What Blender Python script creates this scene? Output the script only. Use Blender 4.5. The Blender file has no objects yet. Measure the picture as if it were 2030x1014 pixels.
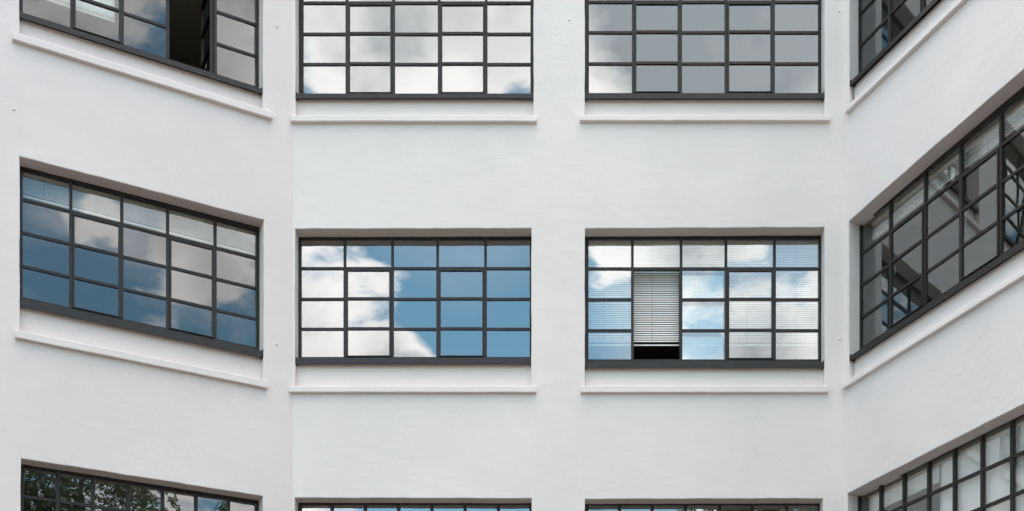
import bpy, bmesh, math, random
from mathutils import Vector, Matrix

rnd = random.Random(7)
scene = bpy.context.scene
COL = scene.collection
R = math.radians

# ------------------------------------------------------------------ camera
cam_data = bpy.data.cameras.new('camera')
cam = bpy.data.objects.new('camera', cam_data)
COL.objects.link(cam)
cam.location = (0, 0, 1.6)
cam.rotation_euler = (R(90), 0, 0)
cam_data.sensor_width = 36
cam_data.lens = 43.09            # perspective-control lens, shifted upwards
cam_data.shift_x = -0.0468
cam_data.shift_y = 0.632
cam_data.clip_start = 0.1
cam_data.clip_end = 3000
scene.camera = cam

# ------------------------------------------------------------------ exposure
scene.view_settings.view_transform = 'Standard'
scene.view_settings.look = 'None'
scene.view_settings.gamma = 1
scene.view_settings.use_curve_mapping = False
scene.view_settings.exposure = 1.56
scene.cycles.max_bounces = 10
scene.cycles.transparent_max_bounces = 16

# ------------------------------------------------------------------ sun (behind the building, the court is in its shade)
SUN_EL, SUN_AZ = 52, 8           # azimuth from +Y towards +X
sun_data = bpy.data.lights.new('sun', 'SUN')
sun_data.energy = 3.0
sun_data.angle = R(0.5)
sun_data.color = (1.0, 0.95, 0.87)
sun = bpy.data.objects.new('sun', sun_data)
COL.objects.link(sun)
sd = Vector((math.sin(R(SUN_AZ)) * math.cos(R(SUN_EL)), math.cos(R(SUN_AZ)) * math.cos(R(SUN_EL)), math.sin(R(SUN_EL))))
sun.rotation_euler = sd.to_track_quat('Z', 'Y').to_euler()
sun.location = (0, 60, 80)


# ------------------------------------------------------------------ node helper
class NT:
    def __init__(self, tree):
        self.t = tree
        tree.nodes.clear()

    def n(self, kind, **kw):
        nd = self.t.nodes.new(kind)
        for k, v in kw.items():
            if k.startswith('i_'):
                nd.inputs[k[2:].replace('_', ' ')].default_value = v
            else:
                setattr(nd, k, v)
        return nd

    def l(self, a, b):
        self.t.links.new(a, b)

    def math(self, op, a, b=None, c=None, clamp=False):
        nd = self.t.nodes.new('ShaderNodeMath')
        nd.operation = op
        nd.use_clamp = clamp
        for i, x in enumerate((a, b, c)):
            if x is None:
                continue
            if isinstance(x, (int, float)):
                nd.inputs[i].default_value = x
            else:
                self.l(x, nd.inputs[i])
        return nd.outputs[0]

    def vmath(self, op, a, b=None):
        nd = self.t.nodes.new('ShaderNodeVectorMath')
        nd.operation = op
        for i, x in enumerate((a, b)):
            if x is None:
                continue
            if isinstance(x, (tuple, Vector)):
                nd.inputs[i].default_value = tuple(x)
            else:
                self.l(x, nd.inputs[i])
        return nd.outputs['Value'] if op in ('DOT_PRODUCT', 'LENGTH') else nd.outputs[0]

    def ramp(self, x, a, b, lo=0.0, hi=1.0, smooth=True):
        nd = self.t.nodes.new('ShaderNodeMapRange')
        nd.interpolation_type = 'SMOOTHSTEP' if smooth else 'LINEAR'
        nd.inputs['From Min'].default_value = a
        nd.inputs['From Max'].default_value = b
        nd.inputs['To Min'].default_value = lo
        nd.inputs['To Max'].default_value = hi
        self.l(x, nd.inputs['Value'])
        return nd.outputs['Result']

    def mix(self, fac, a, b, mode='MIX'):
        nd = self.t.nodes.new('ShaderNodeMix')
        nd.data_type = 'RGBA'
        nd.blend_type = mode
        if isinstance(fac, (int, float)):
            nd.inputs[0].default_value = fac
        else:
            self.l(fac, nd.inputs[0])
        for i, x in ((6, a), (7, b)):
            if isinstance(x, tuple):
                nd.inputs[i].default_value = (x + (1,))[:4]
            else:
                self.l(x, nd.inputs[i])
        return nd.outputs[2]

    def noise(self, vec, scale, detail=2.0, rough=0.5, dist=0.0, out='Fac'):
        nd = self.n('ShaderNodeTexNoise')
        nd.inputs['Scale'].default_value = scale
        nd.inputs['Detail'].default_value = detail
        nd.inputs['Roughness'].default_value = rough
        nd.inputs['Distortion'].default_value = dist
        if vec is not None:
            self.l(vec, nd.inputs['Vector'])
        return nd.outputs[out]


# ------------------------------------------------------------------ world: blue sky with broken cumulus
world = bpy.data.worlds.new('World')
scene.world = world
world.use_nodes = True
w = NT(world.node_tree)
SKY_STRENGTH = 0.12
sky = w.n('ShaderNodeTexSky')
sky.sky_type = 'NISHITA'
sky.sun_disc = False
sky.sun_elevation = R(SUN_EL)
sky.sun_rotation = R(SUN_AZ)
sky.altitude = 50
sky.air_density = 1.0
sky.dust_density = 1.3
sky.ozone_density = 1.0


def azel(az, el):
    return Vector((math.sin(R(az)) * math.cos(R(el)), math.cos(R(az)) * math.cos(R(el)), math.sin(R(el))))


tc = w.n('ShaderNodeTexCoord')
D = tc.outputs['Generated']
sep = w.n('ShaderNodeSeparateXYZ')
w.l(D, sep.inputs[0])
zz = w.math('ADD', w.math('MAXIMUM', sep.outputs[2], 0.0), 0.16)
comb = w.n('ShaderNodeCombineXYZ')
w.l(w.math('DIVIDE', sep.outputs[0], zz), comb.inputs[0])
w.l(w.math('DIVIDE', sep.outputs[1], zz), comb.inputs[1])
comb.inputs[2].default_value = 3.7
P = comb.outputs[0]
n_big = w.noise(P, 1.25, 3.0, 0.5, 0.2)
n_fine = w.noise(P, 5.0, 12.0, 0.64, 0.2)
field = w.math('ADD', w.math('MULTIPLY', n_big, 0.45), w.math('MULTIPLY', n_fine, 1.05))   # mean about .75

# where the banks of cloud and the clear gaps lie: (azimuth, elevation, inner radius, outer radius, weight)
BLOBS = [
    (183.0, 36.0, 5, 10, 0.20), (172.0, 36.0, 5, 9, 0.30),         # grey bank high up
    (183.2, 27.0, 2.0, 4.6, -0.30), (181.0, 24.4, 1.5, 3.6, -0.18), (187.2, 23.2, 0.8, 2.3, 0.30), (187.6, 28.8, 0.3, 2.0, -0.24), (185.3, 22.6, 0.3, 1.3, 0.12),   # clear gap
    (171.0, 25.8, 2.0, 5.0, 0.21), (176.5, 28.8, 0.8, 2.6, 0.20), (168.6, 28.0, 0.3, 1.9, -0.20), (177.6, 24.6, 0.5, 2.2, -0.12), (173.4, 24.6, 0.3, 1.3, -0.24),
    (180.0, 16.5, 4, 8, -0.20),
    (147.5, 24.5, 1.5, 4.8, -0.26), (142.6, 26.9, 0.6, 2.2, -0.12), (137.8, 23.6, 0.8, 2.6, -0.09), (146.5, 28.0, 0.5, 2.0, -0.10),
    (139.2, 27.0, 1.0, 3.2, 0.20), (142.0, 24.6, 0.5, 2.0, 0.10), (144.2, 27.2, 0.4, 1.7, 0.14),
    (142.0, 36.5, 3.0, 7.0, 0.24), (141.8, 33.2, 0.3, 2.4, -0.20),
    (139.0, 17.0, 3.0, 7.0, 0.02), (181.0, 33.0, 0.2, 1.9, -0.13),
    (200.0, 78.0, 15, 45, 0.12),                                   # added cloud overhead, out of view, to whiten the wall light
]


def blob(az, el, r0, r1, wt):
    d = w.vmath('DOT_PRODUCT', D, azel(az, el))
    return w.ramp(d, math.cos(R(r1)), math.cos(R(r0)), 0.0, wt)


for bl in BLOBS:
    field = w.math('ADD', field, blob(*bl))
# the rim of the big white cumulus runs down to the right
rim = azel(190.4, 28.2).cross(azel(185.9, 24.2)).normalized()
if rim.dot(azel(192, 24)) < 0:
    rim = -rim
e = w.ramp(w.vmath('DOT_PRODUCT', D, rim), -0.055, 0.055, -0.14, 0.22)
field = w.math('ADD', field, w.math('MULTIPLY', e, blob(189.0, 25.5, 4.5, 7.5, 1.0)))
cover = w.ramp(field, 0.725, 0.89, 0.03, 1.0)
# thin high veil that pales the blue
veil = w.math('ADD', blob(172.0, 26.5, 2.5, 7.0, 0.42), blob(184.0, 31.5, 2.0, 6.5, 0.22))
soft = w.math('MULTIPLY', blob(140.5, 26.5, 2.5, 7.5, 0.62), w.ramp(w.noise(P, 3.4, 6.0, 0.6, 0.5), 0.38, 0.66))
veil = w.math('ADD', veil, soft)
cover = w.math('MAXIMUM', cover, w.math('MULTIPLY', veil, w.ramp(n_fine, 0.30, 0.65, 0.55, 1.0)))
thick = w.ramp(field, 0.84, 1.16)
n_shade = w.noise(P, 6.5, 7.0, 0.60, 0.3)
grey = w.math('ADD', w.math('MULTIPLY', thick, 0.50), 0.22)
grey = w.math('MULTIPLY', grey, w.ramp(n_shade, 0.40, 0.66))
for bl in [(172.0, 36.4, 3.4, 6.0, 0.95), (186.8, 36.3, 0.8, 2.8, 0.50), (182.8, 35.2, 0.4, 2.2, 0.35), (192.5, 23.2, 0.5, 3.0, 0.22),
           (188.2, 23.6, 0.3, 1.8, 0.25), (174.0, 28.8, 0.8, 3.0, 0.25), (171.0, 23.2, 0.5, 2.5, 0.30),
           (143.0, 35.5, 3.0, 6.0, 0.45), (171.5, 25.5, 1.0, 5.0, 0.30), (138.4, 26.4, 0.4, 1.7, 0.35), (140.4, 28.0, 0.3, 1.2, 0.25), (142.2, 24.6, 0.2, 1.0, 0.25)]:
    grey = w.math('ADD', grey, blob(*bl))
grey = w.math('MINIMUM', grey, 1.0)
c_cloud = w.mix(grey, (8.3, 8.1, 7.95), (2.65, 2.9, 3.1))
# unseen sunward clouds, brightened and warmed to light and neutralise the walls
glow = w.ramp(w.vmath('DOT_PRODUCT', D, sd), 0.0, 0.9, 1.0, 2.3)
cg = w.n('ShaderNodeCombineColor')
for i, k in enumerate((1.10, 0.98, 0.88)):
    w.l(w.math('ADD', w.math('MULTIPLY', w.math('SUBTRACT', glow, 1.0), k), 1.0), cg.inputs[i])
c_cloud = w.mix(1.0, c_cloud, cg.outputs[0], 'MULTIPLY')
# clear air; a deeper blue at right angles to the sun
sky_col = w.mix(1.0, sky.outputs[0], (0.82, 1.22, 1.11), 'MULTIPLY')
sky_col = w.mix(blob(128.0, 25.0, 18, 36, 1.0), sky_col, w.mix(1.0, sky_col, (0.95, 0.95, 0.97), 'MULTIPLY'))
final = w.mix(cover, sky_col, c_cloud)
bg = w.n('ShaderNodeBackground')
bg.inputs['Strength'].default_value = SKY_STRENGTH
w.l(final, bg.inputs['Color'])
wo = w.n('ShaderNodeOutputWorld')
w.l(bg.outputs[0], wo.inputs['Surface'])


# ------------------------------------------------------------------ materials
def new_mat(name):
    m = bpy.data.materials.new(name)
    m.use_nodes = True
    t = NT(m.node_tree)
    out = t.n('ShaderNodeOutputMaterial')
    return m, t, out


def principled(t, out, col, rough, spec=0.5, normal=None, metallic=0.0):
    b = t.n('ShaderNodeBsdfPrincipled')
    if isinstance(col, tuple):
        b.inputs['Base Color'].default_value = (col + (1,))[:4]
    else:
        t.l(col, b.inputs['Base Color'])
    if isinstance(rough, (int, float)):
        b.inputs['Roughness'].default_value = rough
    else:
        t.l(rough, b.inputs['Roughness'])
    b.inputs['Specular IOR Level'].default_value = spec
    b.inputs['Metallic'].default_value = metallic
    if normal is not None:
        t.l(normal, b.inputs['Normal'])
    t.l(b.outputs[0], out.inputs['Surface'])
    return b


def bump(t, height, strength, dist, prev=None):
    b = t.n('ShaderNodeBump')
    b.inputs['Strength'].default_value = strength
    b.inputs['Distance'].default_value = dist
    t.l(height, b.inputs['Height'])
    if prev is not None:
        t.l(prev, b.inputs['Normal'])
    return b.outputs[0]


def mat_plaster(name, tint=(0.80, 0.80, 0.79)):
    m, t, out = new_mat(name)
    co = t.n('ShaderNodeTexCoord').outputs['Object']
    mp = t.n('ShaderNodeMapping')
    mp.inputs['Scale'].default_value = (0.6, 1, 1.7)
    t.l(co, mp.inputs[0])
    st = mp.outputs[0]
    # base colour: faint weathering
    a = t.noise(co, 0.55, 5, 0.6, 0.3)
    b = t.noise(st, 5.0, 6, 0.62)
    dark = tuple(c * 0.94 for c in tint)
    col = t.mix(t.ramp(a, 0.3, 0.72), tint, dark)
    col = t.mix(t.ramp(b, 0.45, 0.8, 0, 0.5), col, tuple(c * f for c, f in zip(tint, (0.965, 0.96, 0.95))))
    # hairline cracks
    wv = t.vmath('ADD', co, t.vmath('MULTIPLY', t.noise(co, 1.6, 6, 0.65, out='Color'), (0.9, 0.9, 0.9)))
    vo = t.n('ShaderNodeTexVoronoi', feature='DISTANCE_TO_EDGE')
    vo.inputs['Scale'].default_value = 0.55
    t.l(wv, vo.inputs['Vector'])
    line = t.ramp(vo.outputs['Distance'], 0.0, 0.006, 1.0, 0.0)
    mask = t.ramp(t.noise(co, 0.9, 3), 0.50, 0.62)
    crack = t.math('MULTIPLY', line, mask)
    col = t.mix(t.math('MULTIPLY', crack, 0.09), col, (0.36, 0.34, 0.32))
    # tiny chips
    v2 = t.n('ShaderNodeTexVoronoi', feature='F1')
    v2.inputs['Scale'].default_value = 1.7
    t.l(co, v2.inputs['Vector'])
    chip = t.ramp(v2.outputs['Distance'], 0.012, 0.022, 1.0, 0.0)
    chip = t.math('MULTIPLY', chip, t.ramp(t.noise(co, 2.1, 2), 0.52, 0.56))
    col = t.mix(t.math('MULTIPLY', chip, 0.3), col, (0.30, 0.29, 0.27))
    # relief: trowel marks, roller stipple, broad unevenness
    h1 = t.noise(st, 3.2, 9, 0.62, 0.6)
    h2 = t.noise(co, 42, 3, 0.6)
    h3 = t.noise(co, 0.8, 3, 0.5)
    nrm = bump(t, h3, 0.5, 0.05)
    nrm = bump(t, h1, 0.17, 0.03, nrm)
    nrm = bump(t, h2, 0.30, 0.006, nrm)
    nrm = bump(t, t.math('SUBTRACT', 0.0, crack), 0.18, 0.005, nrm)
    principled(t, out, col, 0.85, 0.25, nrm)
    return m


def mat_paint(name, col, rough, spec=0.5):
    m, t, out = new_mat(name)
    co = t.n('ShaderNodeTexCoord').outputs['Object']
    a = t.noise(co, 9, 5, 0.6)
    c = t.mix(t.ramp(a, 0.35, 0.7), col, tuple(x * 0.78 for x in col))
    nrm = bump(t, t.noise(co, 30, 3), 0.08, 0.004)
    r = t.ramp(t.noise(co, 5, 4), 0.3, 0.7, rough - 0.06, rough + 0.1)
    principled(t, out, c, r, spec, nrm)
    return m


def mat_glass(name, r0, tint=(0.92, 0.955, 0.945), wob=0.0005, gl=(1, 1, 1)):
    m, t, out = new_mat(name)
    co = t.n('ShaderNodeTexCoord').outputs['Object']
    geo = t.n('ShaderNodeNewGeometry')
    nrm = bump(t, t.noise(co, 3.0, 1.0, 0.4), 1.0, wob)
    cosv = t.math('ABSOLUTE', t.vmath('DOT_PRODUCT', geo.outputs['Normal'], geo.outputs['Incoming']))
    p5 = t.math('POWER', t.math('SUBTRACT', 1.0, cosv, clamp=True), 5.0)
    fac = t.math('ADD', t.math('MULTIPLY', p5, 1 - r0), r0)
    # only the outer face mirrors; the inner face of the pane lets light straight through
    fac = t.math('MULTIPLY', fac, t.math('SUBTRACT', 1.0, geo.outputs['Backfacing']))
    tr = t.n('ShaderNodeBsdfTransparent')
    tr.inputs[0].default_value = tint + (1,)
    g = t.n('ShaderNodeBsdfGlossy')
    g.inputs['Roughness'].default_value = 0.0
    g.inputs['Color'].default_value = gl + (1,)
    t.l(nrm, g.inputs['Normal'])
    mx = t.n('ShaderNodeMixShader')
    t.l(fac, mx.inputs[0])
    t.l(tr.outputs[0], mx.inputs[1])
    t.l(g.outputs[0], mx.inputs[2])
    t.l(mx.outputs[0], out.inputs['Surface'])
    return m


def mat_flat(name, col, rough=0.8, spec=0.3, var=0.15, scale=3.0):
    m, t, out = new_mat(name)
    co = t.n('ShaderNodeTexCoord').outputs['Object']
    a = t.noise(co, scale, 6, 0.6)
    c = t.mix(t.ramp(a, 0.3, 0.7), col, tuple(x * (1 - var) for x in col))
    principled(t, out, c, rough, spec, bump(t, t.noise(co, scale * 8, 4), 0.15, 0.01))
    return m


def mat_leaf():
    m, t, out = new_mat('leaf_green')
    co = t.n('ShaderNodeTexCoord').outputs['Object']
    geo = t.n('ShaderNodeNewGeometry')
    a = t.noise(co, 1.1, 4, 0.6)
    c = t.mix(t.ramp(a, 0.3, 0.7), (0.062, 0.090, 0.022), (0.095, 0.120, 0.035))
    c = t.mix(t.math('MULTIPLY', geo.outputs['Random Per Island'], 0.5), c, (0.050, 0.080, 0.026))
    d = t.n('ShaderNodeBsdfPrincipled')
    t.l(c, d.inputs['Base Color'])
    d.inputs['Roughness'].default_value = 0.5
    tl = t.n('ShaderNodeBsdfTranslucent')
    t.l(c, tl.inputs[0])
    mx = t.n('ShaderNodeMixShader')
    mx.inputs[0].default_value = 0.3
    t.l(d.outputs[0], mx.inputs[1])
    t.l(tl.outputs[0], mx.inputs[2])
    t.l(mx.outputs[0], out.inputs['Surface'])
    return m


PLASTER = {'left': mat_plaster('white_painted_plaster', (0.775, 0.686, 0.670)),  # one paint; each wing's light is put into its colour, left darkest
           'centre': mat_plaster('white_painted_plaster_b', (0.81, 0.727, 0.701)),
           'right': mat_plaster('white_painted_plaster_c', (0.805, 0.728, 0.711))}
FRAME = mat_paint('dark_steel_paint', (0.025, 0.019, 0.018), 0.44, 0.32)
SILL = mat_paint('dark_sill_flashing', (0.026, 0.021, 0.020), 0.42, 0.36)
GLASS = {'left': mat_glass('glass_left', 0.145, wob=0.0003),
         'centre': mat_glass('glass_coated', 0.325, wob=0.0004, gl=(0.985, 1.0, 1.0)),
         'right': mat_glass('glass_clear', 0.20, (0.955, 0.965, 0.96), 0.0006, gl=(0.94, 0.98, 1.0))}
BLIND = mat_flat('blind_white', (0.92, 0.85, 0.825), 0.30, 0.8, 0.03)
CLOTH = mat_flat('roller_blind_cloth', (0.90, 0.82, 0.80), 0.85, 0.1, 0.06)
BLIND_GREY = mat_flat('blind_grey', (0.36, 0.35, 0.34), 0.45, 0.5, 0.05)
CORD = mat_flat('cord_grey', (0.25, 0.25, 0.24), 0.7)
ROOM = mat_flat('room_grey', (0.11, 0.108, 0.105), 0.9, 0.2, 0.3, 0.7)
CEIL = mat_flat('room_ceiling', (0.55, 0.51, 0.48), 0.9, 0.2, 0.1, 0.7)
BRASS = mat_flat('handle_metal', (0.60, 0.60, 0.57), 0.3, 0.6, 0.05)
ROOFM = mat_flat('roof_felt', (0.10, 0.10, 0.10), 0.95, 0.2, 0.3, 0.8)
BARK = mat_flat('bark', (0.10, 0.075, 0.055), 0.95, 0.15, 0.5, 4)
LEAF = mat_leaf()


# ------------------------------------------------------------------ object helpers
def link(name, mesh, parent=None, mat=None):
    o = bpy.data.objects.new(name, mesh)
    COL.objects.link(o)
    if parent is not None:
        o.parent = parent
    if mat is not None and mesh is not None and not mesh.materials:
        mesh.materials.append(mat)
    return o


def from_bm(name, bm, mat, smooth=False):
    me = bpy.data.meshes.new(name)
    bmesh.ops.recalc_face_normals(bm, faces=bm.faces)
    bm.to_mesh(me)
    bm.free()
    if mat is not None:
        me.materials.append(mat)
    if smooth:
        for p in me.polygons:
            p.use_smooth = True
    return me


def bm_box(bm, x0, x1, y0, y1, z0, z1):
    vs = [bm.verts.new((x, y, z)) for z in (z0, z1) for y in (y0, y1) for x in (x0, x1)]
    for f in ((0, 2, 3, 1), (4, 5, 7, 6), (0, 1, 5, 4), (2, 6, 7, 3), (0, 4, 6, 2), (1, 3, 7, 5)):
        bm.faces.new([vs[i] for i in f])
    return vs


_cache = {}


def box_mesh(name, sx, sy, sz, mat, bev=0.0):
    key = (name, round(sx, 4), round(sy, 4), round(sz, 4), mat.name)
    if key not in _cache:
        bm = bmesh.new()
        bm_box(bm, -sx / 2, sx / 2, -sy / 2, sy / 2, -sz / 2, sz / 2)
        if bev:
            bmesh.ops.bevel(bm, geom=bm.edges[:], offset=bev, segments=1, affect='EDGES')
        _cache[key] = from_bm(name, bm, mat)
    return _cache[key]


def thing(o, label, cat, group=None):
    o['label'] = label
    o['category'] = cat
    if group:
        o['group'] = group
    return o


# ------------------------------------------------------------------ ground and courtyard
def ground():
    m, t, out = new_mat('courtyard_asphalt')
    co = t.n('ShaderNodeTexCoord').outputs['Object']
    a = t.noise(co, 0.4, 6, 0.6)
    c = t.mix(t.ramp(a, 0.3, 0.7), (0.080, 0.062, 0.043), (0.060, 0.048, 0.035))
    c = t.mix(t.ramp(t.noise(co, 60, 3), 0.4, 0.7, 0, 0.4), c, (0.12, 0.10, 0.08))
    principled(t, out, c, 0.92, 0.3, bump(t, t.noise(co, 60, 4), 0.4, 0.01))
    bm = bmesh.new()
    vs = [bm.verts.new((x, y, 0)) for x, y in ((-900, -900), (900, -900), (900, 900), (-900, 900))]
    bm.faces.new(vs)
    o = link('ground', from_bm('ground', bm, m))
    o['kind'] = 'structure'


ground()

# ------------------------------------------------------------------ the building: three wings around the court
WY = 15.8
CLX, CRX = -3.440, 3.674
TH, PH = R(28.37), R(-66.33)
building = link('building', None)
building.location = (0, WY, 0)
thing(building, 'white rendered industrial building of three wings with dark steel grid windows', 'building')

WINGS = {'left': (CLX, 0.0, TH), 'centre': (0.0, 0.0, 0.0), 'right': (CRX, 0.0, PH)}
WALL_TOP = 15.7


def wing_matrix(wing):
    x, y, a = WINGS[wing]
    return Matrix.Translation((x, y, 0)) @ Matrix.Rotation(a, 4, 'Z')


def place(o, wing, s, y, z):
    """put a child of the building at wing coordinates: s along the wall, y into the wall, z up"""
    x0, y0, a = WINGS[wing]
    o.location = (x0 + s * math.cos(a) - y * math.sin(a), y0 + s * math.sin(a) + y * math.cos(a), z)
    o.rotation_euler = (0, 0, a)


REV = 0.20      # depth of the window reveal

# s0, s1: clear opening; top: soffit height (left, middle, right); g = glass limits, m = mullion centres, b = glazing bars
WIN = [
    dict(w='left', r=0, s0=-3.236, s1=-0.390, top=(13.72, 13.72, 13.73), g=(-3.186, -0.418, 12.104, 13.68),
         m=(-2.632, -2.075, -1.516, -0.952), b=(12.497, 12.903, 13.30), sill=(11.913, 11.975), ledge=(11.592, 11.682, -3.315, -0.279)),
    dict(w='left', r=1, s0=-3.234, s1=-0.381, top=(10.284, 10.296, 10.300), g=(-3.186, -0.418, 8.745, 10.254),
         m=(-2.644, -2.081, -1.516, -0.954), b=(9.115, 9.510, 9.902), sill=(8.550, 8.637), ledge=(8.146, 8.236, -3.286, -0.343)),
    dict(w='left', r=2, s0=-3.222, s1=-0.390, top=(6.772, 6.776, 6.778), g=(-3.172, -0.414, 4.70, 6.748),
         m=(-2.803, -2.403, -1.996, -1.588, -1.183, -0.779), b=(5.11, 5.54, 5.97, 6.40), sill=(4.50, 4.58), ledge=(4.13, 4.22, -3.29, -0.34)),
    dict(w='centre', r=0, s0=-3.409, s1=-0.341, top=(13.80, 13.80, 13.80), g=(-3.351, -0.385, 12.161, 13.76),
         m=(-2.772, -2.183, -1.567, -0.974), b=(12.550, 12.945, 13.352), sill=(11.981, 12.043), ledge=(11.640, 11.718, -3.456, -0.301)),
    dict(w='centre', r=0, s0=0.322, s1=3.414, top=(13.81, 13.81, 13.81), g=(0.379, 3.374, 12.170, 13.77),
         m=(0.968, 1.567, 2.179, 2.779), b=(12.558, 12.965, 13.364), sill=(11.977, 12.046), ledge=(11.650, 11.722, 0.256, 3.472)),
    dict(w='centre', r=1, s0=-3.415, s1=-0.369, top=(10.288, 10.291, 10.296), g=(-3.381, -0.395, 8.724, 10.264),
         m=(-2.798, -2.197, -1.587, -0.982), b=(9.092, 9.483, 9.884), sill=(8.553, 8.625), ledge=(8.160, 8.240, -3.504, -0.306)),
    dict(w='centre', r=1, s0=0.322, s1=3.412, top=(10.292, 10.300, 10.308), g=(0.373, 3.381, 8.693, 10.268),
         m=(0.957, 1.572, 2.179, 2.792), b=(9.073, 9.477, 9.880), sill=(8.501, 8.579), ledge=(8.158, 8.244, 0.268, 3.446)),
    dict(w='centre', r=2, s0=-3.417, s1=-0.364, top=(6.820, 6.816, 6.812), g=(-3.372, -0.400, 4.72, 6.800),
         m=(-2.976, -2.542, -2.107, -1.672, -1.238, -0.803), b=(5.13, 5.56, 5.99, 6.42), sill=(4.52, 4.60), ledge=(4.15, 4.24, -3.47, -0.31)),
    dict(w='centre', r=2, s0=0.324, s1=3.392, top=(6.804, 6.808, 6.812), g=(0.374, 3.362, 4.71, 6.796),
         m=(0.777, 1.205, 1.640, 2.081, 2.515, 2.956), b=(5.12, 5.55, 5.98, 6.41), sill=(4.51, 4.59), ledge=(4.14, 4.23, 0.27, 3.45)),
    dict(w='right', r=0, s0=0.082, s1=3.170, top=(13.87, 13.89, 13.91), g=(0.040, 3.115, 12.270, 13.87),
         m=(0.634, 1.248, 1.880, 2.500), b=(12.678, 13.098, 13.50), sill=(12.074, 12.134), ledge=(11.718, 11.785, 0.066, 3.25)),
    dict(w='right', r=1, s0=0.077, s1=3.170, top=(10.345, 10.398, 10.430), g=(0.071, 3.125, 8.766, 10.352),
         m=(0.653, 1.279, 1.906, 2.519), b=(9.153, 9.566, 9.978), sill=(8.550, 8.617), ledge=(8.206, 8.272, 0.020, 3.25)),
    dict(w='right', r=2, s0=0.048, s1=3.170, top=(6.859, 6.872, 6.882), g=(0.036, 3.125, 4.79, 6.866),
         m=(0.457, 0.902, 1.351, 1.792, 2.242, 2.697), b=(5.21, 5.635, 6.056, 6.475), sill=(4.57, 4.64), ledge=(4.22, 4.30, 0.03, 3.25)),
]
for q in WIN:
    q['pb'] = q['ledge'][1] - 0.012       # bottom of the recess: it runs down to the ledge


# ---- walls with hand-plastered, slightly wavering openings
def opening_loop(q, grow=0.0, jit=0.0, seed=0):
    """points of an opening, anticlockwise seen from the court"""
    rr = random.Random(seed)
    s0, s1 = q['s0'] - grow, q['s1'] + grow
    zb = q['pb'] - 0.03
    tl, tm, tr = (z + grow for z in q['top'])
    pts = []
    n = 16
    for i in range(n):                       # bottom, hidden behind the ledge
        pts.append((s0 + (s1 - s0) * i / n, zb))
    for i in range(n):
        pts.append((s1, zb + (tr - zb) * i / n))
    for i in range(n * 2):
        u = 1 - i / (n * 2)
        z = tl + (tm - tl) * u * 2 if u < .5 else tm + (tr - tm) * (u - .5) * 2
        pts.append((s0 + (s1 - s0) * u, z))
    for i in range(n):
        pts.append((s0, tl + (zb - tl) * i / n))
    ph = [rr.uniform(0, 6.28) for _ in range(8)]
    out = []
    for i, (s, z) in enumerate(pts):
        k = i / len(pts) * 6.283
        a = math.sin(9 * k + ph[0]) + .7 * math.sin(17 * k + ph[1]) + .6 * math.sin(31 * k + ph[2]) + rr.uniform(-.5, .5)
        b = math.sin(8 * k + ph[3]) + .7 * math.sin(19 * k + ph[4]) + .6 * math.sin(29 * k + ph[5]) + rr.uniform(-.5, .5)
        out.append((s + a * jit, z + b * jit))
    return out


def facade_wall(wing, sa, sb, idx):
    bm = bmesh.new()
    wins = [q for q in WIN if q['w'] == wing]
    edges = []

    def loop(pts, y):
        vs = [bm.verts.new((s, y, z)) for s, z in pts]
        es = [bm.edges.new((vs[i], vs[(i + 1) % len(vs)])) for i in range(len(vs))]
        return vs, es

    outer = [(sa, -0.2), (sb, -0.2), (sb, WALL_TOP), (sa, WALL_TOP)]
    _, es = loop(outer, 0)
    edges += es
    rings = []
    for k, q in enumerate(wins):
        lp = opening_loop(q, 0.010, 0.0016, 100 * idx + k)
        vs, es = loop(lp, 0)
        edges += es
        rings.append((q, vs, k))
    bmesh.ops.triangle_fill(bm, edges=edges, use_beauty=True)
    # drop faces that filled the openings
    kill = []
    for f in bm.faces:
        c = f.calc_center_median()
        for q in wins:
            if q['s0'] < c.x < q['s1'] and q['pb'] - 0.02 < c.z < min(q['top']) - 0.02:
                if all(any(v in r[1] for r in rings if r[0] is q) for v in f.verts):
                    kill.append(f)
                    break
    bmesh.ops.delete(bm, geom=kill, context='FACES')
    for q, vs, k in rings:
        prev = vs
        for y, grow in ((0.003, 0.003), (0.012, 0.0), (REV + 0.05, 0.0)):
            lp = opening_loop(q, grow, 0.0016, 100 * idx + k)
            if y > 0.1:       # back of the reveal: straight, meets the frame; right wing's jamb is splayed
                lp = opening_loop(q, 0.0, 0.0006, 100 * idx + k)
                ds = q['g'][0] - 0.042
                lp = [(min(s, ds) if (wing == 'right' and s < q['s0'] + 0.03) else s, z) for s, z in lp]
            ring = [bm.verts.new((s, y, z)) for s, z in lp]
            for i in range(len(ring)):
                j = (i + 1) % len(ring)
                bm.faces.new((prev[i], prev[j], ring[j], ring[i]))
            prev = ring
    # thickness behind the outer edges
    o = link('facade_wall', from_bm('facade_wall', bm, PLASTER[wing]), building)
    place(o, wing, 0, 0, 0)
    return o


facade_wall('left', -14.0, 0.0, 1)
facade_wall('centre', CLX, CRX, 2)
facade_wall('right', 0.0, 9.0, 3)


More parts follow.
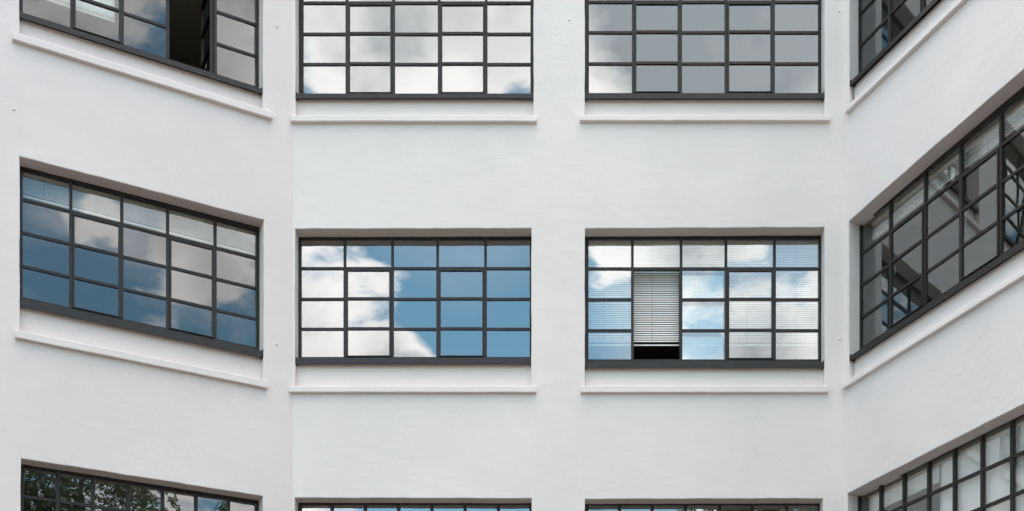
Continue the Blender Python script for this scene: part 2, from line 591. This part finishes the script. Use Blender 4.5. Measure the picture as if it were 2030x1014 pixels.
# ---- rear walls, gables and roof close the volume
def shell():
    def pt(wing, s, y):
        x0, y0, a = WINGS[wing]
        return (x0 + s * math.cos(a) - y * math.sin(a), y0 + s * math.sin(a) + y * math.cos(a))
    A, A2 = pt('left', -14, 0.02), pt('left', -14, 7)
    B, B2 = pt('right', 9, 0.02), pt('right', 9, 7)
    back = [A, A2, (-5.2, 7.0), (8.25, 7.0), B2, B]
    bm = bmesh.new()
    for i in range(len(back) - 1):
        (x0, y0), (x1, y1) = back[i], back[i + 1]
        bm.faces.new([bm.verts.new(v) for v in ((x0, y0, -.2), (x1, y1, -.2), (x1, y1, WALL_TOP), (x0, y0, WALL_TOP))])
    bmesh.ops.remove_doubles(bm, verts=bm.verts, dist=1e-4)
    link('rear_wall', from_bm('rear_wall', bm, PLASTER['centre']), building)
    front = [B, (CRX - .0, 0.02), (CLX, 0.02), A]
    bm = bmesh.new()
    poly = [A2, (-5.2, 7.0), (8.25, 7.0), B2] + front
    lo = [bm.verts.new((x, y, WALL_TOP - 0.35)) for x, y in poly]
    hi = [bm.verts.new((x, y, WALL_TOP - 0.20)) for x, y in poly]
    bm.faces.new(lo)
    bm.faces.new(hi)
    for i in range(len(poly)):
        j = (i + 1) % len(poly)
        bm.faces.new((lo[i], lo[j], hi[j], hi[i]))
    link('roof', from_bm('roof', bm, ROOFM), building)
    for wing, sa, sb in (('left', -14.05, 0.08), ('centre', CLX + 0.0, CRX - 0.0), ('right', 0.08, 9.05)):
        bm = bmesh.new()
        bm_box(bm, sa, sb, -0.04, 0.30, WALL_TOP + 0.002, WALL_TOP + 0.062)
        o = link('coping', from_bm('coping', bm, SILL), building)
        place(o, wing, 0, 0, 0)


shell()


# ---- ledges, spandrels and rooms
def wavy_prism(x0, x1, prof, n, jit, seed):
    """extrude a closed (y,z) profile along x, each section slightly off"""
    rr = random.Random(seed)
    bm = bmesh.new()
    prev = None
    off = [0.0, 0.0]
    for i in range(n + 1):
        x = x0 + (x1 - x0) * i / n
        off = [o * .7 + rr.uniform(-jit, jit) for o in off]
        ring = [bm.verts.new((x, y + (off[0] if y < 0 else 0), z + (off[1] if y < 0 else 0))) for y, z in prof]
        if prev:
            for k in range(len(prof)):
                j = (k + 1) % len(prof)
                bm.faces.new((prev[k], prev[j], ring[j], ring[k]))
        else:
            bm.faces.new(ring)
        prev = ring
    bm.faces.new(prev[::-1])
    return bm


for i, q in enumerate(WIN):
    wing = q['w']
    z0, z1, a, b = q['ledge']
    # ledge below the recess
    h = z1 - z0
    prof = [(0.03, z0 + .002), (-0.052, z0), (-0.058, z0 + .006), (-0.057, z1 - .008), (-0.050, z1), (0.095, z1 + 0.006)]
    if a < -3.44 and wing == 'centre':
        a = max(a, CLX - 0.04)
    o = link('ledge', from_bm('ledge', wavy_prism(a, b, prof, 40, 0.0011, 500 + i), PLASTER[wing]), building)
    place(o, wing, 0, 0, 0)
    # spandrel: the set-back panel between sill and ledge
    prof = [(0.30, q['pb'] - 0.03), (0.088, q['pb'] - 0.03), (0.088, q['sill'][0] + 0.03), (0.30, q['sill'][0] + 0.03)]
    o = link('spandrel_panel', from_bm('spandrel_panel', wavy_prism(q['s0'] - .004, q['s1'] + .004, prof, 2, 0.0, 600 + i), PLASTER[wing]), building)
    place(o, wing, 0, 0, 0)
    # room behind the window
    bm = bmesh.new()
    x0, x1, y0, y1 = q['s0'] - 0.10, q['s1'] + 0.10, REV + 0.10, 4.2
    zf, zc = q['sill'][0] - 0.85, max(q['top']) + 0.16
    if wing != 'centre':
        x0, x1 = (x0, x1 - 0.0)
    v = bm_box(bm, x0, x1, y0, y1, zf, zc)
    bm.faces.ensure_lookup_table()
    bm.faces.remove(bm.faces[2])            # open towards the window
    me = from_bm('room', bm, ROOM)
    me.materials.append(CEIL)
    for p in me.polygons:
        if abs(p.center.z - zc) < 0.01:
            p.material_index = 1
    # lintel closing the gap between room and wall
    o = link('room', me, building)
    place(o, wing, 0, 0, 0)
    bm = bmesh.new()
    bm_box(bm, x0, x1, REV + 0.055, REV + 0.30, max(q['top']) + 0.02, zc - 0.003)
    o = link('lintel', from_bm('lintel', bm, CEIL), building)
    place(o, wing, 0, 0, 0)


# ---- windows
def ring_mesh(name, W, H, t, y0, y1, mat, tb=None):
    """rectangular ring, lower left corner at the origin"""
    tb = t if tb is None else tb
    bm = bmesh.new()
    o = [(0, 0), (W, 0), (W, H), (0, H)]
    i = [(t, tb), (W - t, tb), (W - t, H - t), (t, H - t)]
    V = {}
    for tag, pts in (('o', o), ('i', i)):
        for yi, y in ((0, y0), (1, y1)):
            V[tag, yi] = [bm.verts.new((x, y, z)) for x, z in pts]
    for k in range(4):
        j = (k + 1) % 4
        bm.faces.new((V['o', 0][k], V['o', 0][j], V['i', 0][j], V['i', 0][k]))
        bm.faces.new((V['o', 1][k], V['i', 1][k], V['i', 1][j], V['o', 1][j]))
        bm.faces.new((V['o', 0][k], V['o', 1][k], V['o', 1][j], V['o', 0][j]))
        bm.faces.new((V['i', 0][k], V['i', 0][j], V['i', 1][j], V['i', 1][k]))
    return from_bm(name, bm, mat)


LABELS = {
    ('left', 0, 0): 'window with a tall casement swung open and a white blind half seen inside',
    ('centre', 1, 1): 'window with one sash slid open and white venetian blind behind the glass',
    ('centre', 1, 0): 'window mirroring a white cloud edge and blue sky',
    ('left', 1, 0): 'window mirroring deep blue sky and grey clouds',
    ('left', 2, 0): 'window of small panes mirroring dark tree leaves',
    ('right', 1, 0): 'window mirroring the neighbouring wing in grey and brown',
    ('right', 2, 0): 'window of small panes with white roller blinds inside',
}
TILT = {'left': 0.20, 'centre': 0.11, 'right': 0.06}
count = {}
for qi, q in enumerate(WIN):
    wing = q['w']
    key = (wing, q['r'])
    nth = count.get(key, 0)
    count[key] = nth + 1
    gx0, gx1, gz0, gz1 = q['g']
    # outer frame; origin at its lower left corner
    fx0 = min(gx0 - 0.040, q['s0'] + 0.004) if wing != 'right' else gx0 - 0.040
    fx1 = max(gx1 + 0.034, q['s1'] - 0.004)
    fz0 = q['sill'][0] + 0.035
    fz1 = max(q['top']) + 0.015
    Wd, Hh = fx1 - fx0, fz1 - fz0
    bm = bmesh.new()
    x0, x1, zb, zt = gx0 - fx0, gx1 - fx0, gz0 - fz0, gz1 - fz0
    d0, d1 = 0.0, 0.055
    bm_box(bm, 0, Wd, d0, d1, zt, Hh)
    bm_box(bm, 0, Wd, d0, d1, 0, zb)
    bm_box(bm, 0, x0, d0, d1, zb, zt)
    bm_box(bm, x1, Wd, d0, d1, zb, zt)
    win = link('window', from_bm('window', bm, FRAME), building)
    place(win, wing, fx0, REV, fz0)
    if (wing, q['r'], nth) in LABELS:
        win['label'] = LABELS[wing, q['r'], nth]

    def sub(name, me, x, y, z, mat=None):
        o = link(name, me, win, mat)
        o.location = (x, y, z)
        return o

    # sill flashing with upturned ends
    sw = q['s1'] - q['s0']
    zs0, zs1 = q['sill']
    bm = bmesh.new()
    ys = 0.014 - REV
    prof = [(ys, zs0), (ys, zs1 - .004), (ys + .004, zs1), (0.004, zs1 + 0.045), (0.004, zs1 + 0.02), (ys + 0.02, zs1 - 0.02), (ys + .014, zs0)]
    xa, xb = q['s0'] + 0.003 - fx0, q['s1'] - 0.003 - fx0
    ra = [bm.verts.new((xa, y, z - fz0)) for y, z in prof]
    rb = [bm.verts.new((xb, y, z - fz0)) for y, z in prof]
    bm.faces.new(ra)
    bm.faces.new(rb[::-1])
    for k in range(len(prof)):
        j = (k + 1) % len(prof)
        bm.faces.new((ra[k], ra[j], rb[j], rb[k]))
    for x in (xa + .0, xb - .012):
        bm_box(bm, x, x + .012, ys - .003, 0.0, zs0 - fz0 + .004, zs1 - fz0 + .016)
    sub('sill', from_bm('sill', bm, SILL), 0, 0, 0)

    ncol = len(q['m']) + 1
    casem = (1, 3) if ncol == 5 else ()
    ring = 0.022
    MW = 0.034 if ncol == 5 else 0.042
    BW = 0.033 if ncol == 5 else 0.036
    # column limits; with casements the mullion sits on the fixed side, the sash ring on the other
    lim = []
    mull = []
    for k, mx in enumerate(q['m']):
        if ncol == 5:
            c0 = mx - 0.0275
            if k in casem:          # casement on the left of this mullion
                mull.append((mx + 0.0275 - MW, mx + 0.0275))
            else:                   # casement on the right
                mull.append((c0, c0 + MW))
        else:
            mull.append((mx - MW / 2, mx + MW / 2))
    xs = [gx0] + [x for ab in mull for x in ab] + [gx1]
    cols = [(xs[2 * k] - fx0, xs[2 * k + 1] - fx0) for k in range(ncol)]
    for a, b in mull:
        sub('mullion', box_mesh('mullion', b - a, 0.055, zt - zb, FRAME), (a + b) / 2 - fx0, 0.0275 - 0.002, (zb + zt) / 2)
    zs = [gz0] + [x for bz in q['b'] for x in (bz - BW / 2, bz + BW / 2)] + [gz1]
    rows = [(zs[2 * k] - fz0, zs[2 * k + 1] - fz0) for k in range(len(q['b']) + 1)]

    def pane(parent, x0, x1, z0, z1, y, tx, tz):
        o = link('pane', box_mesh('pane', x1 - x0 + .008, 0.006, z1 - z0 + .008, GLASS[wing]), parent)
        o.location = ((x0 + x1) / 2, y, (z0 + z1) / 2)
        o.rotation_euler = (tx, 0, tz)
        return o

    T = R(TILT[wing])
    for c, (cx0, cx1) in enumerate(cols):
        top_row = len(rows) - 1
        # bar under the top light runs across every column
        for k, bz in enumerate(q['b']):
            if c in casem and k < len(q['b']) - 1:
                continue
            sub('glazing_bar', box_mesh('glazing_bar', cx1 - cx0, 0.045, BW, FRAME), (cx0 + cx1) / 2, 0.0225 + 0.003, bz - fz0)
        btx, btz = rnd.gauss(0, T), rnd.gauss(0, T)
        for r, (rz0, rz1) in enumerate(rows):
            if c in casem and r < top_row:
                continue
            pane(win, cx0, cx1, rz0, rz1, 0.020, rnd.gauss(0, T), rnd.gauss(0, T))
        if c in casem:
            cz0, cz1 = rows[0][0] + 0.004, rows[top_row - 1][1] - 0.002
            w_, h_ = cx1 - cx0 - 0.004, cz1 - cz0
            opened = (wing, q['r'], nth, c) in (('left', 0, 0, 3), ('centre', 1, 1, 1))
            sash = sub('casement', ring_mesh('casement', w_, h_, ring, -0.014, 0.034, FRAME, 0.010), cx0 + .002, 0, cz0)
            kids = []
            for bz in q['b'][:-1]:
                o = sub('glazing_bar', box_mesh('glazing_bar', w_ - 2 * ring, 0.040, BW, FRAME), cx0 + .002 + w_ / 2, 0.008, bz - fz0)
                kids.append(o)
            for r in range(top_row):
                rz0, rz1 = rows[r]
                if r == 0:
                    rz0 = cz0 + 0.010
                if r == top_row - 1:
                    rz1 = cz1 - ring
                o = pane(win, cx0 + .002 + ring, cx0 + .002 + w_ - ring, rz0, rz1, 0.007,
                         btx + rnd.gauss(0, T * .3), btz + rnd.gauss(0, T * .3))
                kids.append(o)
            # handle on the free stile
            bm = bmesh.new()
            bm_box(bm, -.008, .008, 0.034, 0.048, -.03, .03)
            bm_box(bm, -.007, .007, 0.048, 0.062, -.008, .085)
            hx = cx0 + .002 + (w_ - 0.011 if c == 1 and wing != 'right' else 0.011)
            hd = sub('handle', from_bm('handle', bm, BRASS), hx, 0, cz0 + h_ * (0.58 if wing == 'right' else 0.36))
            kids.append(hd)
            if opened:
                if wing == 'left':          # hinged on the right, swung into the room
                    piv, ang = Vector((cx0 + .002 + w_, 0.030, 0)), R(90)
                    ang = -ang
                    M = Matrix.Translation(piv) @ Matrix.Rotation(ang, 4, 'Z') @ Matrix.Translation(-piv)
                else:                       # slid sideways behind the fixed lights of the next column
                    M = Matrix.Translation((cols[c + 1][1] - cx1 + 0.012, 0.075, 0))
                for o in [sash] + kids:
                    mtx = Matrix.LocRotScale(o.location, o.rotation_euler, None)
                    o.matrix_local = M @ mtx

# ---- small anchor plugs left in the render
for wing, s, z in (('centre', 0.117, 12.979), ('centre', 3.602, 8.863), ('left', -3.294, 10.814), ('left', -0.204, 12.825), ('left', -0.217, 8.751), ('centre', 3.60, 13.09)):
    bm = bmesh.new()
    bmesh.ops.create_uvsphere(bm, u_segments=10, v_segments=6, radius=0.016)
    for v in bm.verts:
        v.co.y *= 0.7
        v.co.z *= 0.8
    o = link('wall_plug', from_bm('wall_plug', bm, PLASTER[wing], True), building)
    place(o, wing, s, -0.002, z)


# ------------------------------------------------------------------ blinds in the rooms (each hangs on its own)
def world_place(o, wing, s, y, z):
    place(o, wing, s, y, z)
    o.location.y += WY


def slat_mesh(L, wdt, mat):
    key = ('slat', round(L, 3), wdt, mat.name)
    if key not in _cache:
        bm = bmesh.new()
        pts = [(-wdt / 2, 0), (-wdt / 6, .0022), (wdt / 6, .0022), (wdt / 2, 0)]
        prev = None
        for y, z in pts:
            row = [bm.verts.new((x, y, z)) for x in (0, L)] + [bm.verts.new((x, y, z - .0008)) for x in (L, 0)]
            if prev:
                bm.faces.new((prev[0], prev[1], row[1], row[0]))
                bm.faces.new((prev[2], prev[3], row[3], row[2]))
                bm.faces.new((prev[0], row[0], row[3], prev[3]))
                bm.faces.new((prev[1], prev[2], row[2], row[1]))
            else:
                bm.faces.new(row)
            prev = row
        bm.faces.new(prev[::-1])
        _cache[key] = from_bm('slat', bm, mat)
    return _cache[key]


def venetian_blind(wing, s0, s1, ztop, zbot, depth, pitch, tilt, label, stack=0, cords=(), mat=None):
    mat = mat or BLIND
    root = link('venetian_blind', None)
    world_place(root, wing, s0, depth, ztop)
    thing(root, label, 'blind', 'venetian blinds hanging behind the windows')
    L = s1 - s0
    hr = link('headrail', box_mesh('headrail', L, 0.03, 0.035, BLIND), root)
    hr.location = (L / 2, 0, -0.012)
    H = ztop - zbot
    n = int((H - 0.05) / pitch)
    for k in range(n):
        o = link('slat', slat_mesh(L, 0.0225, mat), root)
        o.location = (0, 0, -0.04 - pitch * k)
        o.rotation_euler = (R(tilt + rnd.gauss(0, 1.5)), R(rnd.gauss(0, 0.012)), 0)
    for k in range(stack):
        o = link('slat', slat_mesh(L, 0.025, mat), root)
        o.location = (0, rnd.gauss(0, .001), -H + 0.014 + 0.0042 * k)
    br = link('bottom_rail', box_mesh('bottom_rail', L, 0.022, 0.016, BLIND), root)
    br.location = (L / 2, 0, -H)
    for c in cords:
        o = link('cord', box_mesh('cord', 0.003, 0.003, H, CORD), root)
        o.location = (c - s0, -0.0145, -H / 2)
    return root


venetian_blind('centre', 0.36, 3.385, 10.29, 8.935, REV + 0.135, 0.0293, 68,
               'long white venetian blind lowered almost to the sill behind the window with one open sash',
               cords=(0.58, 1.215, 1.83, 2.45, 3.10))
venetian_blind('left', -3.17, -0.43, 10.28, 10.00, REV + 0.12, 0.0215, 70,
               'short venetian blind at the top of the window mirroring deep blue sky', stack=5, cords=(-2.95, -2.35, -1.75, -1.15, -0.6), mat=BLIND_GREY)
venetian_blind('right', 0.13, 3.10, 10.37, 10.15, REV + 0.14, 0.030, 66,
               'raised venetian blind with pale bottom rail behind the window mirroring the neighbouring wing', stack=9, cords=(0.6, 1.4, 2.2, 2.9))


def roller_blind(wing, s0, s1, ztop, zbot, depth, label, folds=0.004, seed=1):
    rr = random.Random(seed)
    root = link('roller_blind', None)
    world_place(root, wing, s0, depth, ztop)
    thing(root, label, 'blind', 'white roller blinds hanging behind the windows')
    L, H = s1 - s0, ztop - zbot
    bm = bmesh.new()
    nx, nz = 28, 24
    ph = [rr.uniform(0, 6.28) for _ in range(4)]
    g = {}
    for layer in (0, 1):
        for i in range(nx + 1):
            for k in range(nz + 1):
                x, z = L * i / nx, -H * k / nz
                y = folds * (math.sin(x * 9 + z * 3 + ph[0]) + .6 * math.sin(x * 21 - z * 7 + ph[1])) + layer * 0.0015
                g[layer, i, k] = bm.verts.new((x, y, z))
    for layer in (0, 1):
        for i in range(nx):
            for k in range(nz):
                f = (g[layer, i, k], g[layer, i + 1, k], g[layer, i + 1, k + 1], g[layer, i, k + 1])
                bm.faces.new(f if layer else f[::-1])
    for i in range(nx):
        bm.faces.new((g[0, i, nz], g[0, i + 1, nz], g[1, i + 1, nz], g[1, i, nz]))
    for k in range(nz):
        for i in (0, nx):
            bm.faces.new((g[0, i, k], g[0, i, k + 1], g[1, i, k + 1], g[1, i, k]))
    link('cloth', from_bm('cloth', bm, CLOTH, True), root)
    bm = bmesh.new()
    bmesh.ops.create_cone(bm, cap_ends=True, segments=14, radius1=.022, radius2=.022, depth=L + .02,
                          matrix=Matrix.Translation((L / 2, .016, .012)) @ Matrix.Rotation(R(90), 4, 'Y'))
    link('roller_tube', from_bm('roller_tube', bm, BLIND, True), root)
    o = link('bottom_bar', box_mesh('bottom_bar', L, 0.014, 0.022, CLOTH), root)
    o.location = (L / 2, 0.001, -H - 0.008)
    return root


roller_blind('right', 0.10, 1.42, 6.83, 6.635, REV + 0.105, 'white roller blind half rolled up at the corner end of the small-pane window', 0.002, 3)
roller_blind('right', 1.46, 3.10, 6.83, 4.75, REV + 0.09, 'white roller blind pulled right down and creased behind the small-pane window', 0.006, 4)
roller_blind('left', -3.15, -2.13, 13.66, 12.45, REV + 0.14, 'white roller blind lowered behind the window with the tall open casement', 0.003, 5)


# ------------------------------------------------------------------ chestnut tree in the court behind the camera (seen mirrored)
def chestnut():
    root = link('chestnut_tree', None)
    base = Vector((7.0, -3.2, 0))
    root.location = base
    thing(root, 'dark green chestnut tree mirrored in the lowest windows', 'tree')
    rr = random.Random(21)
    bm = bmesh.new()

    def limb(p0, p1, r0, r1, seg=6, bend=0.3):
        prev = None
        side = Vector((rr.uniform(-1, 1), rr.uniform(-1, 1), rr.uniform(-.3, .3))) * bend
        ax = (p1 - p0).normalized()
        u = ax.orthogonal().normalized()
        v = ax.cross(u)
        for i in range(seg + 1):
            t = i / seg
            c = p0.lerp(p1, t) + side * math.sin(t * math.pi)
            r = r0 + (r1 - r0) * t
            ring = [bm.verts.new(c + u * r * math.cos(a) + v * r * math.sin(a)) for a in [k * 6.283 / 8 for k in range(8)]]
            if prev:
                for k in range(8):
                    j = (k + 1) % 8
                    bm.faces.new((prev[k], prev[j], ring[j], ring[k]))
            prev = ring
        bm.faces.new(prev)

    limb(Vector((0, 0, -0.1)), Vector((.15, .1, 5.2)), 0.34, 0.24, 8, .15)
    tips = []
    for k in range(11):
        a = k * 2.4
        L = rr.uniform(2.0, 3.1)
        z = rr.uniform(3.6, 5.3)
        e = Vector((math.cos(a) * L, math.sin(a) * L, z + rr.uniform(3.2, 8.0)))
        limb(Vector((.12, .08, z)), e, 0.12, 0.035, 6, .5)
        tips.append(e)
    limb(Vector((.1, .1, 5.1)), Vector((0.0, 0.2, 14.0)), 0.22, 0.05, 7, .3)
    limb(Vector((.1, .1, 6.1)), Vector((2.6, 0.4, 13.0)), 0.12, 0.03, 7, .3)
    limb(Vector((.1, .1, 6.6)), Vector((3.27, .2, 14.2)), 0.10, 0.012, 8, .4)
    limb(Vector((.1, .1, 6.4)), Vector((4.46, .25, 14.4)), 0.10, 0.012, 8, .4)
    limb(Vector((3.0, .2, 11.6)), Vector((5.2, .2, 13.9)), 0.04, 0.010, 6, .2)
    link('trunk', from_bm('trunk', bm, BARK, True), root)

    # crown: clumps of five-fingered leaves
    bm = bmesh.new()

    def leaf(c, size, down):
        ax = Vector((rr.gauss(0, .5), rr.gauss(0, .5), 1)).normalized()
        u = ax.orthogonal().normalized()
        u = Matrix.Rotation(rr.uniform(0, 6.28), 3, ax) @ u
        v = ax.cross(u)
        for a, ln in ((-1.9, .6), (-1.0, .85), (0, 1), (1.0, .85), (1.9, .6)):
            d = u * math.cos(a) + v * math.sin(a) - ax * down
            d.normalize()
            sde = d.cross(ax).normalized()
            tip, mid = c + d * size * ln, c + d * size * ln * .62
            wv = sde * size * .15
            a0 = bm.verts.new(c)
            a1 = bm.verts.new(mid + wv)
            a2 = bm.verts.new(tip)
            a3 = bm.verts.new(mid - wv - ax * .01)
            bm.faces.new((a0, a1, a2, a3))

    clumps = []
    for _ in range(260):
        a, h = rr.uniform(0, 6.283), rr.uniform(0, 1)
        z = 4.4 + h * 10.4
        rad = 3.7 * math.sin(min(1, (h * .84 + .12)) * math.pi) ** .6
        rad *= rr.uniform(.45, 1.05)
        clumps.append((Vector((math.cos(a) * rad - .3, math.sin(a) * rad, z)), rr.uniform(.5, .95)))
    for t in tips:
        clumps.append((t, .9))
    for c, r in clumps:
        for _ in range(38):
            d = Vector((rr.gauss(0, 1), rr.gauss(0, 1), rr.gauss(0, .7)))
            d = d.normalized() * r * rr.uniform(.35, 1)
            leaf(c + d, rr.uniform(.16, .27), rr.uniform(.1, .9))
    # thin branches on the right, with hanging leaves one by one
    for c in ((3.27, .2, 14.05), (4.46, .25, 14.2), (3.2, .0, 13.3), (4.4, .1, 13.4), (2.75, .3, 13.75), (2.5, .1, 13.2), (5.2, .2, 13.7)):
        for k in range(5):
            for _ in range(2):
                leaf(Vector(c) + Vector((rr.gauss(0, .03), rr.gauss(0, .03), .26 - .15 * k)), .15 + .045 * k, 1.25)
    for c in ((1.9, .3, 14.1), (2.1, .2, 13.5), (2.3, .4, 14.3), (1.7, .1, 13.1)):
        for _ in range(12):
            leaf(Vector(c) + Vector((rr.gauss(0, .25), rr.gauss(0, .25), rr.gauss(0, .3))), rr.uniform(.18, .28), .8)
    cr = link('crown', from_bm('crown', bm, LEAF), root)
    cr['kind'] = 'stuff'


chestnut()
